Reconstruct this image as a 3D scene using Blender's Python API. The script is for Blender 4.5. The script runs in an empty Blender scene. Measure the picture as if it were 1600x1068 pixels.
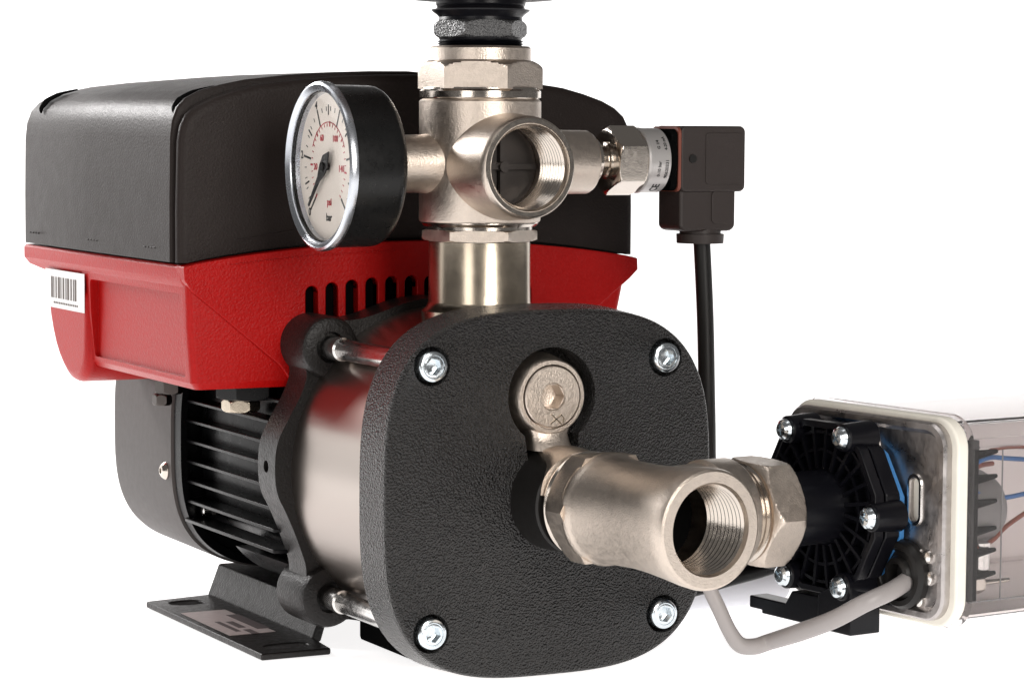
import bpy, bmesh, math, random
from mathutils import Vector, Matrix
random.seed(7)
PI = math.pi
S = 0.001                      # geometry below is written in millimetres
scene = bpy.context.scene
col = scene.collection

# ------------------------------------------------------------------ camera
cam_d = bpy.data.cameras.new('camera'); cam = bpy.data.objects.new('camera', cam_d); col.objects.link(cam)
scene.camera = cam
cam_d.sensor_width = 36.0; cam_d.lens = 4335.5 * 36 / 1600
cam_d.clip_start = 0.02; cam_d.clip_end = 30
def cam_matrix(yaw, pitch, roll, loc):
    f = Vector((math.sin(yaw)*math.cos(pitch), math.cos(yaw)*math.cos(pitch), -math.sin(pitch)))
    r = Vector((math.cos(yaw), -math.sin(yaw), 0)); u = r.cross(f)
    r2 = r*math.cos(roll) + u*math.sin(roll); u2 = -r*math.sin(roll) + u*math.cos(roll)
    m = Matrix((r2, u2, -f)).transposed().to_4x4(); m.translation = Vector(loc)*S
    return m
cam.matrix_world = cam_matrix(0.476516, 0.079256, 0.005533, (-517.48, -968.44, 147.52))

# ------------------------------------------------------------------ world, lamps, exposure
w = bpy.data.worlds.new('World'); scene.world = w; w.use_nodes = True
bg = w.node_tree.nodes['Background']; bg.inputs[0].default_value = (1, .97, .95, 1); bg.inputs[1].default_value = 0.13
scene.view_settings.view_transform = 'Standard'; scene.view_settings.look = 'None'
scene.view_settings.exposure = 0; scene.view_settings.gamma = 1

def area(name, loc, aim, sx, sy, watts, color=(1, 1, 1)):
    d = bpy.data.lights.new(name, 'AREA'); d.shape = 'RECTANGLE'; d.size = sx*S; d.size_y = sy*S; d.energy = watts; d.color = color
    o = bpy.data.objects.new(name, d); col.objects.link(o)
    o.location = Vector(loc)*S
    o.rotation_euler = (Vector(aim)-Vector(loc)).to_track_quat('-Z', 'Y').to_euler()
    return o
area('front_softbox', (0, -1500, 480), (0, 0, 60), 560, 850, 13.5, (1, .96, .91))
area('overhead_softbox', (-250, 60, 1150), (0, 120, 80), 900, 700, 3.6, (1, .98, .96))
area('side_softbox', (-1200, -900, 360), (-20, 40, 20), 500, 700, 3.6, (1, .96, .92))
area('back_softbox', (-390, 860, 425), (-100, 200, 150), 420, 120, 5.4, (1, .98, .97))

# ------------------------------------------------------------------ materials
def mat(name, base, rough=.4, metal=0., bump=0., bscale=600., rvar=0., cvar=0., cscale=120., spec=.5, stretch=None, coat=0., kind='noise', detail=3., trans=0., ior=1.45, spots=0.):
    m = bpy.data.materials.new(name); m.use_nodes = True
    nt = m.node_tree; n = nt.nodes; l = nt.links; b = n['Principled BSDF']
    b.inputs['Base Color'].default_value = (*base, 1); b.inputs['Roughness'].default_value = rough
    b.inputs['Metallic'].default_value = metal; b.inputs['Specular IOR Level'].default_value = spec
    b.inputs['Coat Weight'].default_value = coat; b.inputs['Coat Roughness'].default_value = .15
    b.inputs['Transmission Weight'].default_value = trans; b.inputs['IOR'].default_value = ior
    tc = n.new('ShaderNodeTexCoord'); src = tc.outputs['Object']
    if stretch:
        mp = n.new('ShaderNodeMapping'); mp.inputs['Scale'].default_value = stretch; l.new(src, mp.inputs[0]); src = mp.outputs[0]
    if bump:
        if kind == 'noise':
            t = n.new('ShaderNodeTexNoise'); t.inputs['Scale'].default_value = bscale; t.inputs['Detail'].default_value = detail
            out = t.outputs[0]
        else:
            t = n.new('ShaderNodeTexVoronoi'); t.inputs['Scale'].default_value = bscale; t.feature = 'SMOOTH_F1'
            t2 = n.new('ShaderNodeTexNoise'); t2.inputs['Scale'].default_value = bscale*.8; t2.inputs['Detail'].default_value = 4
            mx = n.new('ShaderNodeMath'); mx.operation = 'ADD'; l.new(t.outputs[0], mx.inputs[0]); l.new(t2.outputs[0], mx.inputs[1])
            l.new(src, t2.inputs['Vector']); out = mx.outputs[0]
        l.new(src, t.inputs['Vector'])
        bp = n.new('ShaderNodeBump'); bp.inputs['Distance'].default_value = bump*S; bp.inputs['Strength'].default_value = 1
        l.new(out, bp.inputs['Height']); l.new(bp.outputs[0], b.inputs['Normal'])
    if rvar or cvar:
        t = n.new('ShaderNodeTexNoise'); t.inputs['Scale'].default_value = cscale; t.inputs['Detail'].default_value = 6; t.inputs['Roughness'].default_value = .6
        l.new(src, t.inputs['Vector'])
        if rvar:
            r = n.new('ShaderNodeMapRange'); r.inputs[1].default_value = .3; r.inputs[2].default_value = .7
            r.inputs[3].default_value = max(.02, rough-rvar); r.inputs[4].default_value = rough+rvar
            l.new(t.outputs[0], r.inputs[0]); l.new(r.outputs[0], b.inputs['Roughness'])
        if cvar:
            r = n.new('ShaderNodeMix'); r.data_type = 'RGBA'
            r.inputs['A'].default_value = (*[c*(1-cvar) for c in base], 1); r.inputs['B'].default_value = (*[min(1, c*(1+cvar)) for c in base], 1)
            rr = n.new('ShaderNodeMapRange'); rr.inputs[1].default_value = .3; rr.inputs[2].default_value = .7
            l.new(t.outputs[0], rr.inputs[0]); l.new(rr.outputs[0], r.inputs['Factor']); l.new(r.outputs['Result'], b.inputs['Base Color'])
    return m
M = {}
M['cast_nickel'] = mat('cast_nickel', (.66, .575, .50), .37, 1, bump=.16, bscale=1500, rvar=.06, cvar=.07, cscale=420, detail=3)
M['machined'] = mat('machined_nickel', (.62, .56, .50), .17, 1, bump=.02, bscale=2200, rvar=.05, cscale=500)
M['dark_metal'] = mat('dull_dark_metal', (.09, .08, .075), .35, 1, bump=.03, bscale=900)
M['pipe_metal'] = mat('pipe_metal', (.50, .43, .34), .24, 1, bump=.015, bscale=1300, rvar=.03, cvar=.10, cscale=140)
M['sleeve'] = mat('brushed_stainless', (.36, .315, .285), .28, 1, bump=.004, bscale=1500, stretch=(1, .15, 1))
M['zinc'] = mat('zinc_steel', (.72, .78, .82), .18, 1, bump=.05, bscale=700, rvar=.1, cscale=700)
M['rod_zinc'] = mat('rod_steel', (.70, .68, .66), .2, 1, bump=.02, bscale=900, rvar=.06, cscale=400)
M['black_cast'] = mat('glint_speckled_black_paint', (.017, .0155, .0148), .18, 0, bump=2.2, bscale=1350, kind='v', rvar=.08, cvar=.95, cscale=1000, spec=.75)  # fine light and dark speckle in the colour imitates glints on the paint
M['black_cast_fine'] = mat('black_cast_paint', (.013, .0115, .011), .36, 0, bump=.3, bscale=900, rvar=.08, cscale=300, spec=.3)
M['black_plastic'] = mat('black_moulded_plastic', (.024, .0185, .017), .38, 0, bump=.22, bscale=1100, rvar=.03, spec=.12, detail=4)
M['smooth_black'] = mat('smooth_black_plastic', (.010, .009, .0085), .38, 0, bump=.01, bscale=1200, rvar=.05, cscale=200, spec=.4)
M['gloss_black'] = mat('gloss_black_paint', (.003, .003, .0035), .3, 0, bump=.02, bscale=500, rvar=.05, cscale=200, spec=.2)
M['deep_black'] = mat('black_part_and_shade', (.004, .004, .004), .8, spec=0.)  # serves black parts and also shade painted into slits, vents and bore
M['red'] = mat('red_powder_coat', (.37, .0035, .0030), .34, 0, bump=.20, bscale=1000, rvar=.05, cvar=.08, cscale=700, spec=.22)
M['fan_grey'] = mat('fan_cover_plastic', (.075, .067, .064), .48, 0, bump=.03, bscale=1500, rvar=.03, cscale=300, spec=.2)
M['gauge_black'] = mat('gauge_case_paint', (.007, .007, .007), .30, 0, bump=.04, bscale=1400, rvar=.05, cscale=400, spec=.4)
M['connector'] = mat('connector_plastic', (.036, .028, .026), .45, 0, bump=.05, bscale=1300, rvar=.05, cscale=500, spec=.35)
M['brown_gasket'] = mat('brown_gasket', (.20, .055, .035), .5)
M['dial'] = mat('dial_face', (.88, .80, .72), .5)
M['ink'] = mat('black_ink', (.01, .01, .01), .5)
M['red_ink'] = mat('red_ink', (.50, .03, .05), .5)
M['clear_ring'] = mat('bezel_polished', (.62, .65, .70), .26, 1, rvar=.06, cscale=80)
M['glass'] = mat('gauge_glass', (1, 1, 1), .02, 0, trans=1, ior=1.1)
M['label'] = mat('white_label', (.78, .77, .76), .45)
M['silver_label'] = mat('silver_label', (.55, .53, .52), .35, .6)
M['bar_ink'] = mat('barcode_ink', (.08, .06, .05), .5)
M['sticker'] = mat('faded_sticker', (.42, .36, .35), .4, 0, cvar=.1, cscale=300)
M['sticker_ink'] = mat('sticker_print', (.10, .08, .08), .45)
M['alu'] = mat('die_cast_aluminium', (.50, .47, .46), .34, 1, bump=.35, bscale=160, rvar=.12, cvar=.18, cscale=110)
M['alu_bright'] = mat('bright_aluminium', (.80, .77, .74), .2, 1, bump=.08, bscale=300)
M['cream'] = mat('cream_seal', (.88, .84, .75), .45, 0, bump=.05, bscale=300, cvar=.05, cscale=90)
M['blue'] = mat('blue_gasket', (.05, .20, .46), .45, 0, bump=.04, bscale=500)
M['green'] = mat('green_wire', (.12, .22, .08), .45)
M['blue_wire'] = mat('blue_wire', (.03, .12, .32), .4)
M['brown_wire'] = mat('brown_wire', (.22, .05, .025), .4)
M['grey_cable'] = mat('grey_cable', (.34, .315, .31), .36, 0, bump=.03, bscale=400)
M['grey_part'] = mat('grey_component', (.20, .19, .19), .4)
M['pale_tube'] = mat('pale_plastic', (.74, .74, .78), .4)
M['clear_box'] = mat('clear_plastic', (.90, .88, .88), .05, 0, trans=.97, ior=1.1)
M['case_grey'] = mat('grey_case_plastic', (.80, .74, .73), .5)
M['tank'] = mat('tank_paint', (.045, .030, .026), .4, 0, bump=.05, bscale=500)
M['ribbed'] = mat('black_nylon', (.004, .004, .006), .3, 0, bump=.04, bscale=700, spec=.3)
mb_ = bpy.data.materials.new('glowing_backdrop_white'); mb_.use_nodes = True
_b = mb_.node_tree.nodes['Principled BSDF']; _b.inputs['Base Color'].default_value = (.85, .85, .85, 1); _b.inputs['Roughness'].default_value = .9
_b.inputs['Emission Color'].default_value = (1, .985, .98, 1); _b.inputs['Emission Strength'].default_value = .88  # added glow keeps the backdrop white and swallows cast shadows
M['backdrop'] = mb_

# ------------------------------------------------------------------ helpers
WM = {}
def thing(name, label, cat, loc=(0, 0, 0), rotz=0., group=None):
    o = bpy.data.objects.new(name, None); col.objects.link(o); o.empty_display_size = .02
    m = Matrix.Translation(Vector(loc)*S) @ Matrix.Rotation(rotz, 4, 'Z')
    o.matrix_world = m; WM[o] = m.copy()
    o['label'] = label; o['category'] = cat
    if group: o['group'] = group
    return o
def finish(name, bm, material, parent=None, bevel=0., sharp=32, seg=2, world=None, kind=None, label=None, org=None):
    """bm in mm; world = frame matrix (mm) the bm is written in (None: world frame)"""
    if world is not None: bmesh.ops.transform(bm, matrix=world, verts=bm.verts)
    bmesh.ops.recalc_face_normals(bm, faces=bm.faces)
    bmesh.ops.scale(bm, vec=(S, S, S), verts=bm.verts)
    if parent is not None:
        bmesh.ops.transform(bm, matrix=WM[parent].inverted(), verts=bm.verts)
    me = bpy.data.meshes.new(name); bm.to_mesh(me); bm.free()
    o = bpy.data.objects.new(name, me); col.objects.link(o)
    if org is None:      # origin at the part's own centre
        if len(me.vertices):
            c = sum((v.co for v in me.vertices), Vector())/len(me.vertices)
            # keep texture space steady: only move the origin, not the look
            me.transform(Matrix.Translation(-c)); o.location = c
    if parent is not None:
        o.parent = parent; WM[o] = WM[parent] @ Matrix.Translation(o.location)
    else: WM[o] = Matrix.Translation(o.location)
    me.materials.append(M[material] if isinstance(material, str) else material)
    me.polygons.foreach_set('use_smooth', [True]*len(me.polygons))
    me.set_sharp_from_angle(angle=math.radians(sharp))
    if bevel:
        b = o.modifiers.new('bevel', 'BEVEL'); b.width = bevel*S; b.segments = seg; b.limit_method = 'ANGLE'
        b.angle_limit = math.radians(30); b.harden_normals = True; b.use_clamp_overlap = True
    if kind: o['kind'] = kind
    if label: o['label'] = label
    return o
def copy_part(o, dmm, parent=None):
    c = o.copy(); col.objects.link(c); c.parent = parent or o.parent
    c.location = o.location + Vector(dmm)*S
    WM[c] = WM[c.parent] @ Matrix.Translation(c.location)
    for ch in list(o.children):
        d = ch.copy(); col.objects.link(d); d.parent = c
    return c

AX = {'x': Matrix(((0, 0, 1), (1, 0, 0), (0, 1, 0))), 'y': Matrix(((1, 0, 0), (0, 0, 1), (0, 1, 0))), 'z': Matrix.Identity(3)}
# axis maps local (a, b, t) -> world: t runs along the axis
def pt(axis, a, b, t):
    if axis == 'x': return Vector((t, a, b))
    if axis == 'y': return Vector((a, t, b))
    return Vector((a, b, t))
def ring_loft(bm, rings, cap=True, close=False):
    vs = [[bm.verts.new(p) for p in r] for r in rings]
    n = len(rings[0])
    for i in range(len(vs)-1 + (1 if close else 0)):
        A = vs[i]; B = vs[(i+1) % len(vs)]
        for k in range(n):
            bm.faces.new((A[k], A[(k+1) % n], B[(k+1) % n], B[k]))
    if cap and not close:
        bm.faces.new(vs[0]); bm.faces.new(vs[-1])
    return vs
def lathe(bm, axis, c, prof, seg=72, cap=True, close=False):
    """c = centre (the coordinate along the axis is added to t); prof = [(t, r)]"""
    c = Vector(c); rings = []
    for t, r in prof:
        r = max(r, .01)
        rings.append([c + pt(axis, r*math.cos(2*PI*k/seg), r*math.sin(2*PI*k/seg), t) for k in range(seg)])
    return ring_loft(bm, rings, cap, close)
def hexa(bm, axis, c, t0, t1, R, cham=1.5, rot=0., seg=96, ncut=6, sides=6, lo=True, hi=True):
    """hexagon nut of corner radius R with rounded-off (conical) chamfers at its ends"""
    c = Vector(c); rings = []; L = t1-t0
    ts = []
    for i in range(ncut+1): ts.append((t0 + cham*i/ncut, 1 - i/ncut if lo else 0))
    for i in range(ncut+1): ts.append((t1 - cham + cham*i/ncut, i/ncut if hi else 0))
    ap = R*math.cos(PI/sides)
    for t, f in ts:
        rmax = R - (R-ap*.97)*f*f
        ring = []
        for k in range(seg):
            th = rot + 2*PI*k/seg
            loc = ((th-rot+PI/sides) % (2*PI/sides)) - PI/sides
            r = min(ap/math.cos(loc), rmax)
            ring.append(c + pt(axis, r*math.cos(th), r*math.sin(th), t))
        rings.append(ring)
    ring_loft(bm, rings)
def prism(bm, axis, poly, t0, t1):
    ring_loft(bm, [[pt(axis, a, b, t) for a, b in poly] for t in (t0, t1)])
def box(bm, x0, x1, y0, y1, z0, z1):
    prism(bm, 'z', [(x0, y0), (x1, y0), (x1, y1), (x0, y1)], z0, z1)
def rrect(a0, a1, b0, b1, r, n=6):
    P = []
    for cx, cy, s in ((a1-r, b1-r, 0), (a0+r, b1-r, 1), (a0+r, b0+r, 2), (a1-r, b0+r, 3)):
        for i in range(n+1):
            t = (s + i/n)*PI/2; P.append((cx + r*math.cos(t), cy + r*math.sin(t)))
    return P
def superellipse(a, b, n, cx=0, cz=0, seg=144):
    P = []
    for k in range(seg):
        t = 2*PI*k/seg; x, z = math.cos(t), math.sin(t)
        P.append((cx + a*math.copysign(abs(x)**(2/n), x), cz + b*math.copysign(abs(z)**(2/n), z)))
    return P
def chaikin(P, it=2):
    for _ in range(it):
        Q = []
        for i in range(len(P)):
            a, b = P[i], P[(i+1) % len(P)]
            Q += [(a[0]*.75+b[0]*.25, a[1]*.75+b[1]*.25), (a[0]*.25+b[0]*.75, a[1]*.25+b[1]*.75)]
        P = Q
    return P
def tube(bm, pts, r, seg=20, sub=8, cap=True):
    """smooth (Catmull-Rom) tube through pts; r number or list"""
    P = [Vector(p) for p in pts]; n = len(P)
    R = r if isinstance(r, (list, tuple)) else [r]*n
    C = []; RR = []
    for i in range(n-1):
        p0 = P[max(i-1, 0)]; p1 = P[i]; p2 = P[i+1]; p3 = P[min(i+2, n-1)]
        for k in range(sub):
            t = k/sub
            C.append(.5*((2*p1) + (p2-p0)*t + (2*p0-5*p1+4*p2-p3)*t*t + (3*p1-p0-3*p2+p3)*t**3)); RR.append(R[i]*(1-t)+R[i+1]*t)
    C.append(P[-1]); RR.append(R[-1])
    rings = []; up = None
    for i, c in enumerate(C):
        d = (C[min(i+1, len(C)-1)] - C[max(i-1, 0)]).normalized()
        if up is None:
            up = d.orthogonal().normalized()
        up = (up - d*up.dot(d)).normalized(); sd = d.cross(up)
        rings.append([c + (up*math.cos(2*PI*k/seg) + sd*math.sin(2*PI*k/seg))*RR[i] for k in range(seg)])
    ring_loft(bm, rings, cap)
def cut(bm, cutter, op='DIFFERENCE'):
    """exact boolean of two bmeshes (mm), returns a new bmesh"""
    obs = []
    for b in (bm, cutter):
        bmesh.ops.recalc_face_normals(b, faces=b.faces)
        me = bpy.data.meshes.new('tmp'); b.to_mesh(me); b.free(); o = bpy.data.objects.new('tmp', me); col.objects.link(o); obs.append(o)
    md = obs[0].modifiers.new('b', 'BOOLEAN'); md.object = obs[1]; md.operation = op; md.solver = 'EXACT'
    dg = bpy.context.evaluated_depsgraph_get(); ev = obs[0].evaluated_get(dg); me = ev.to_mesh()
    out = bmesh.new(); out.from_mesh(me); ev.to_mesh_clear()
    for o in obs:
        d = o.data; bpy.data.objects.remove(o); bpy.data.meshes.remove(d)
    return out
def B(): return bmesh.new()
def merge(bm, other):
    me = bpy.data.meshes.new('tmp'); other.to_mesh(me); other.free(); bm.from_mesh(me); bpy.data.meshes.remove(me)
def text_mesh(s, size, mtx, bold=0.):
    """flat lettering in the frame mtx (mm): x to the right, y up; a hair thick"""
    cu = bpy.data.curves.new('t', 'FONT'); cu.body = s; cu.size = size; cu.align_x = 'CENTER'; cu.align_y = 'CENTER'; cu.extrude = .03; cu.offset = bold; cu.resolution_u = 3
    o = bpy.data.objects.new('t', cu); col.objects.link(o)
    dg = bpy.context.evaluated_depsgraph_get(); dg.update(); me = o.evaluated_get(dg).to_mesh()
    bm = B(); bm.from_mesh(me); o.evaluated_get(dg).to_mesh_clear()
    bpy.data.objects.remove(o); bpy.data.curves.remove(cu)
    bmesh.ops.transform(bm, matrix=mtx, verts=bm.verts)
    return bm
def frame(o, x, y, z):
    m = Matrix((Vector(x), Vector(y), Vector(z))).transposed().to_4x4(); m.translation = Vector(o); return m

# ------------------------------------------------------------------ backdrop: a white sweep, its glow added to whiten the floor and hide shadows
bm = B()
prof = [(-760, -80.4)]
for i in range(0, 13):
    t = i/12*PI/2; prof.append((1150 + 250*math.sin(t), -80.4 + 250*(1-math.cos(t))))
prof.append((1400, 560))
vs = [[bm.verts.new((x, y, z)) for y, z in prof] for x in (-2600, 3000)]
for i in range(len(prof)-1): bm.faces.new((vs[0][i], vs[0][i+1], vs[1][i+1], vs[1][i]))
bd = finish('backdrop', bm, 'backdrop', sharp=60); bd['kind'] = 'structure'

# ================================================================== PUMP
pump = thing('water_pump', 'red and black pump with steel barrel and large black front plate on a black foot', 'pump', (0, 150, -80))

# --- black front plate, lofted squircle with keyhole recess
bm = B()
rings = []
for y, a in ((22, 74.0), (21, 74.9), (2.2, 73.7), (1.0, 73.4), (.35, 72.9), (0, 72.0)):
    rings.append([pt('y', p[0], p[1], y) for p in superellipse(a, a-.3, 3.2, 1.0, -.2)])
ring_loft(bm, rings)
cutter = B()
P = []
kr = 19.6
for k in range(41):
    t = math.radians(-52 + 284*k/40); P.append((.5 + kr*math.cos(t), 38.8 + kr*math.sin(t)))
P += [(-9.5, 10), (12.5, 10)]
prism(cutter, 'y', P, -5, 12)
bm = cut(bm, cutter)
for sx, sz in ((-52.5, 52.5), (52.5, 52.5), (-52.5, -52.5), (52.5, -52.5)):
    cb = B(); lathe(cb, 'y', (sx, 0, sz), [(-4, 7.8), (6, 7.8)], 48); bm = cut(bm, cb)
plate = finish('front_plate', bm, 'black_cast', pump, sharp=40)

def socket_screw(parent, sx, sz):
    bm = B()
    lathe(bm, 'y', (sx, 0, sz), [(8, 6.3), (-.6, 6.3), (-1.4, 5.9), (-1.8, 5.2), (-1.8, .2)], 40)
    cb = B(); hexa(cb, 'y', (sx, 0, sz), -6, 2.2, 3.4, .05, .3, 24, 1)
    bm = cut(bm, cb)
    lathe(bm, 'y', (sx, 0, sz), [(-1.85, 4.9), (-2.05, 4.7), (-2.05, 4.4), (-1.85, 4.3)], 32, close=True)
    return finish('screw', bm, 'zinc', parent, sharp=30)
sc0 = socket_screw(plate, -52.5, 52.5)
for d in ((105, 0, 0), (0, 0, -105), (105, 0, -105)): copy_part(sc0, d)

# collar round the inlet
bm = B(); lathe(bm, 'y', (2.6, 0, -2.2), [(8, 20.8), (-1, 20.6), (-20.2, 20.0), (-21, 19.2), (-21, 8)], 80)
finish('inlet_collar', bm, 'smooth_black', pump, sharp=35)

# nickel casting with priming plug showing in the keyhole
bm = B()
lathe(bm, 'y', (-.6, 0, 38.8), [(11, 17), (2.0, 15.4), (-1.2, 15.0), (-2.0, 14.4), (-2.0, 12.9), (-1.0, 12.6), (8.0, 12.4), (8.0, .2)], 72)
nb = B()
rings = []
ax_, az_ = 2.6, -2.2
for (z, hw, y0) in ((31, 11.5, -.8), (27, 9.6, -1.2), (23.5, 8.2, -1.6), (20.5, 8.4, -3.0), (17.5, 9.0, -5.0)):
    pr = [Vector((.2 + hw*math.cos(PI*k/24), y0 + 5 - 5*math.sin(PI*k/24)**.6, z)) for k in range(25)]
    pr += [Vector((.2 - hw, 9, z)), Vector((.2 + hw, 9, z))]
    rings.append(pr)
ring_loft(nb, rings); merge(bm, nb)
nb = B(); rings = []
for (y, a0, a1, ro) in ((3, 64, 118, 20.8), (-2, 64, 119, 21.5), (-6, 63, 120, 21.9), (-12, 60, 124, 21.8), (-16, 50, 131, 21.5), (-19.5, 30, 146, 21.2), (-22.2, 10, 165, 21.0)):
    ring = []
    for k in range(25):
        t = math.radians(a0 + (a1-a0)*k/24); e = min(k, 24-k)/24; r = ro - 1.6*max(0, 1-e*7)
        ring.append(Vector((ax_ + r*math.cos(t), y, az_ + r*math.sin(t))))
    for k in (24, 12, 0):
        t = math.radians(a0 + (a1-a0)*k/24); ring.append(Vector((ax_ + 17*math.cos(t), y, az_ + 17*math.sin(t))))
    rings.append(ring)
ring_loft(nb, rings); merge(bm, nb)
cast = finish('plug_housing', bm, 'cast_nickel', pump, sharp=38)
bm = B(); lathe(bm, 'y', (-.6, 0, 38.8), [(8, 12.3), (-2.4, 12.3), (-2.9, 11.9), (-2.9, .2)], 64)
cb = B(); lathe(cb, 'y', (-.6, 0, 38.8), [(-4, 6.2), (-2.2, 5.2), (-2.2, .2)], 40); bm = cut(bm, cb)
cb = B(); hexa(cb, 'y', (-.6, 0, 38.8), -6, 5, 5.4, .05, PI/6, 48, 1); bm = cut(bm, cb)
plug = finish('priming_plug', bm, 'cast_nickel', cast, sharp=30)
bm = B()
for a in (35, -42):
    c, s = math.cos(math.radians(a)), math.sin(math.radians(a)); nb = B()
    L = 3.1
    prism(nb, 'y', [(.9+c*L-s*.28, 29.9+s*L+c*.28), (.9-c*L-s*.28, 29.9-s*L+c*.28), (.9-c*L+s*.28, 29.9-s*L-c*.28), (.9+c*L+s*.28, 29.9+s*L-c*.28)], -3.1, -2.8); merge(bm, nb)
nb = B(); prism(nb, 'y', [(3.2, 31.9), (4.6, 30), (4.1, 28.3), (3.6, 28.5), (4.0, 30), (2.9, 31.6)], -3.1, -2.8); merge(bm, nb)
finish('stamped_mark', bm, 'pipe_metal', cast)

# --- stainless sleeve
bm = B(); lathe(bm, 'y', (0, 0, 0), [(14, 66), (14, 68.6), (104, 68.8), (104, 60)], 160)
finish('pump_sleeve', bm, 'sleeve', pump, sharp=35)

# --- tie rods
def tie_rod(x, z):
    bm = B(); lathe(bm, 'y', (x, 0, z), [(20, 4.4), (84, 4.4), (84.6, 4.1), (85.2, 5.0), (99, 5.0), (110, 5.0)], 28)
    return finish('tie_rod', bm, 'rod_zinc', pump, sharp=30)
r0 = tie_rod(-52.5, 52.6)
copy_part(r0, (0, 0, -106)); copy_part(r0, (105, 0, 0)); copy_part(r0, (105, 0, -106))

# --- clamp ring (motor stool) with four bosses
half = [(-42, 63), (-52, 65), (-62, 59), (-65, 50), (-61, 42), (-64, 33), (-70, 23), (-75.5, 13), (-76.5, 2), (-75.5, -9), (-71, -17), (-65.5, -30), (-61, -43), (-65, -52), (-62, -60), (-52, -66), (-42, -63)]
top = [(-30, 65.5), (-15, 70.8), (0, 72.6), (15, 70.8), (30, 65.5)]
outl = half + [(-20, -72), (0, -75), (20, -72)] + [(-x, z) for x, z in reversed(half)] + [(x, z) for x, z in reversed(top)]
bm = B(); prism(bm, 'y', chaikin(outl, 2), 102, 121)
cb = B(); lathe(cb, 'x', (-80, 112, 2), [(-5, 2.6), (14, 2.6)], 24); bm = cut(bm, cb)
for sx, sz in ((-52.5, 52.6), (52.5, 52.6), (-52.5, -53.4), (52.5, -53.4)):
    nb = B(); lathe(nb, 'y', (sx, 0, sz), [(128, 11.5), (126, 13.2), (101, 13.2), (98.6, 12.4), (97.8, 11), (97.8, 6.6), (101, 6.2), (101, 1)], 48); merge(bm, nb)
finish('clamp_ring', bm, 'black_cast_fine', pump, bevel=1.6, sharp=35)

# --- motor housing with fins
bm = B()
def serings(L, n=3.2): return [[pt('y', x, z, y) for x, z in superellipse(a_, b_, n)] for y, a_, b_ in L]
ring_loft(bm, serings([(118, 60, 50), (121, 62, 52), (224, 62, 52)]))
nb = B(); ring_loft(nb, serings([(117, 69.5, 60.5), (186, 70.5, 61.5), (186, 60, 50)], 2.9))
cb = B(); box(cb, -90, -30, 90, 260, -43, 90); nb = cut(nb, cb); cb = B(); box(cb, 30, 90, 90, 260, -43, 90); nb = cut(nb, cb)
merge(bm, nb)
nb = B(); ring_loft(nb, serings([(224, 72.5, 61), (231, 73, 61.5), (231, 69, 57.5), (225, 69, 57.5)]), cap=False, close=True); merge(bm, nb)
nb = B(); ring_loft(nb, serings([(228, 69.2, 57.6), (232, 69.2, 57.6)])); merge(bm, nb)
motor = finish('motor_housing', bm, 'gloss_black', pump, sharp=35)
for i, z in enumerate((28, 19.2, 10.1, .8, -8.6, -17.8, -26.9, -36.0)):
    xt = -69.5 if i else -66
    bm = B(); r_in = 58
    prism(bm, 'z', rrect(xt, -r_in+.0, 119, 229, 2.5, 3), z-.8, z+.8)
    finish('fin', bm, 'gloss_black', motor, bevel=.5)
for i, z in enumerate((19.2, .8, -17.8)):
    bm = B(); prism(bm, 'z', rrect(64, 69.5, 119, 229, 2.4, 3), z-.8, z+.8); finish('fin', bm, 'gloss_black', motor, bevel=.5)
# bright bits added as glints of backdrop between fins and fan cover
for y, x, z in ((231, -66, -21.5), (230, -64, -27.5), (222, -60, -31.5)):
    bm = B(); lathe(bm, 'x', (0, y, z), [(x-3.5, 1.2), (x-2.8, 2.6), (x+4, 2.8)], 16); finish('glint_bit', bm, 'alu_bright', motor)
# --- fan cover
bm = B()
L = [(233, 68, 56), (231.8, 72.5, 60.5), (232.4, 74.2, 62.2), (310, 73.6, 61.8)]
for k in range(1, 8):
    t = k/7*PI/2; L.append((310 + 15*math.sin(t), 73.6 - 15*(1-math.cos(t)), 61.8 - 15*(1-math.cos(t))))
ring_loft(bm, serings(L))
fan = finish('fan_cover', bm, 'fan_grey', pump, sharp=40)
def button_screw(parent, y, z, r=4.2):
    a = 0
    bm = B(); lathe(bm, 'x', (0, 0, 0), [(1.0, r), (-.8, r), (-2.4, r*.72), (-3.0, r*.45), (-3.0, .1)], 28)
    cb = B(); hexa(cb, 'x', (0, 0, 0), -5, -1.4, r*.36, .05, 0, 24, 1); bm = cut(bm, cb)
    bmesh.ops.rotate(bm, verts=bm.verts, cent=(0, 0, 0), matrix=Matrix.Rotation(a, 3, 'Y'))
    bmesh.ops.translate(bm, verts=bm.verts, vec=(-73.6, y, z))
    return finish('screw', bm, 'machined', parent, sharp=30)
button_screw(fan, 240, -14.5)

# --- foot
bm = B()
# outer flange with slotted holes
fl = B(); prism(fl, 'z', [(-80, 108), (-48, 108), (-45.5, 131), (-45.5, 257), (-80, 251)], -80, -77)
cb = B(); prism(cb, 'z', chaikin([(-72, 234), (-56, 234), (-56, 246), (-72, 246)], 2), -84, -70); fl = cut(fl, cb)
cb = B(); prism(cb, 'z', chaikin([(-73, 117), (-53, 117), (-53, 127), (-73, 127)], 2), -84, -70); fl = cut(fl, cb)
merge(bm, fl)
nb = B(); prism(nb, 'y', [(-47, -77), (-45.5, -80), (-42.6, -78.4), (-38.6, -65.6), (38.6, -65.6), (42.6, -78.4), (45.5, -80), (47, -77), (41.4, -62.6), (-41.4, -62.6)], 131, 257); merge(bm, nb)
nb = B(); prism(nb, 'z', [(46, 112), (78, 112), (78, 258), (46, 258)], -80, -77); merge(bm, nb)
foot = finish('foot_bracket', bm, 'black_cast_fine', pump, bevel=.9, sharp=30)
bm = B(); box(bm, -76.5, -55, 153, 214, -77, -76.8)
st = finish('sticker', bm, 'sticker', foot, label='worn pale sticker on the foot')
bm = B()
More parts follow.
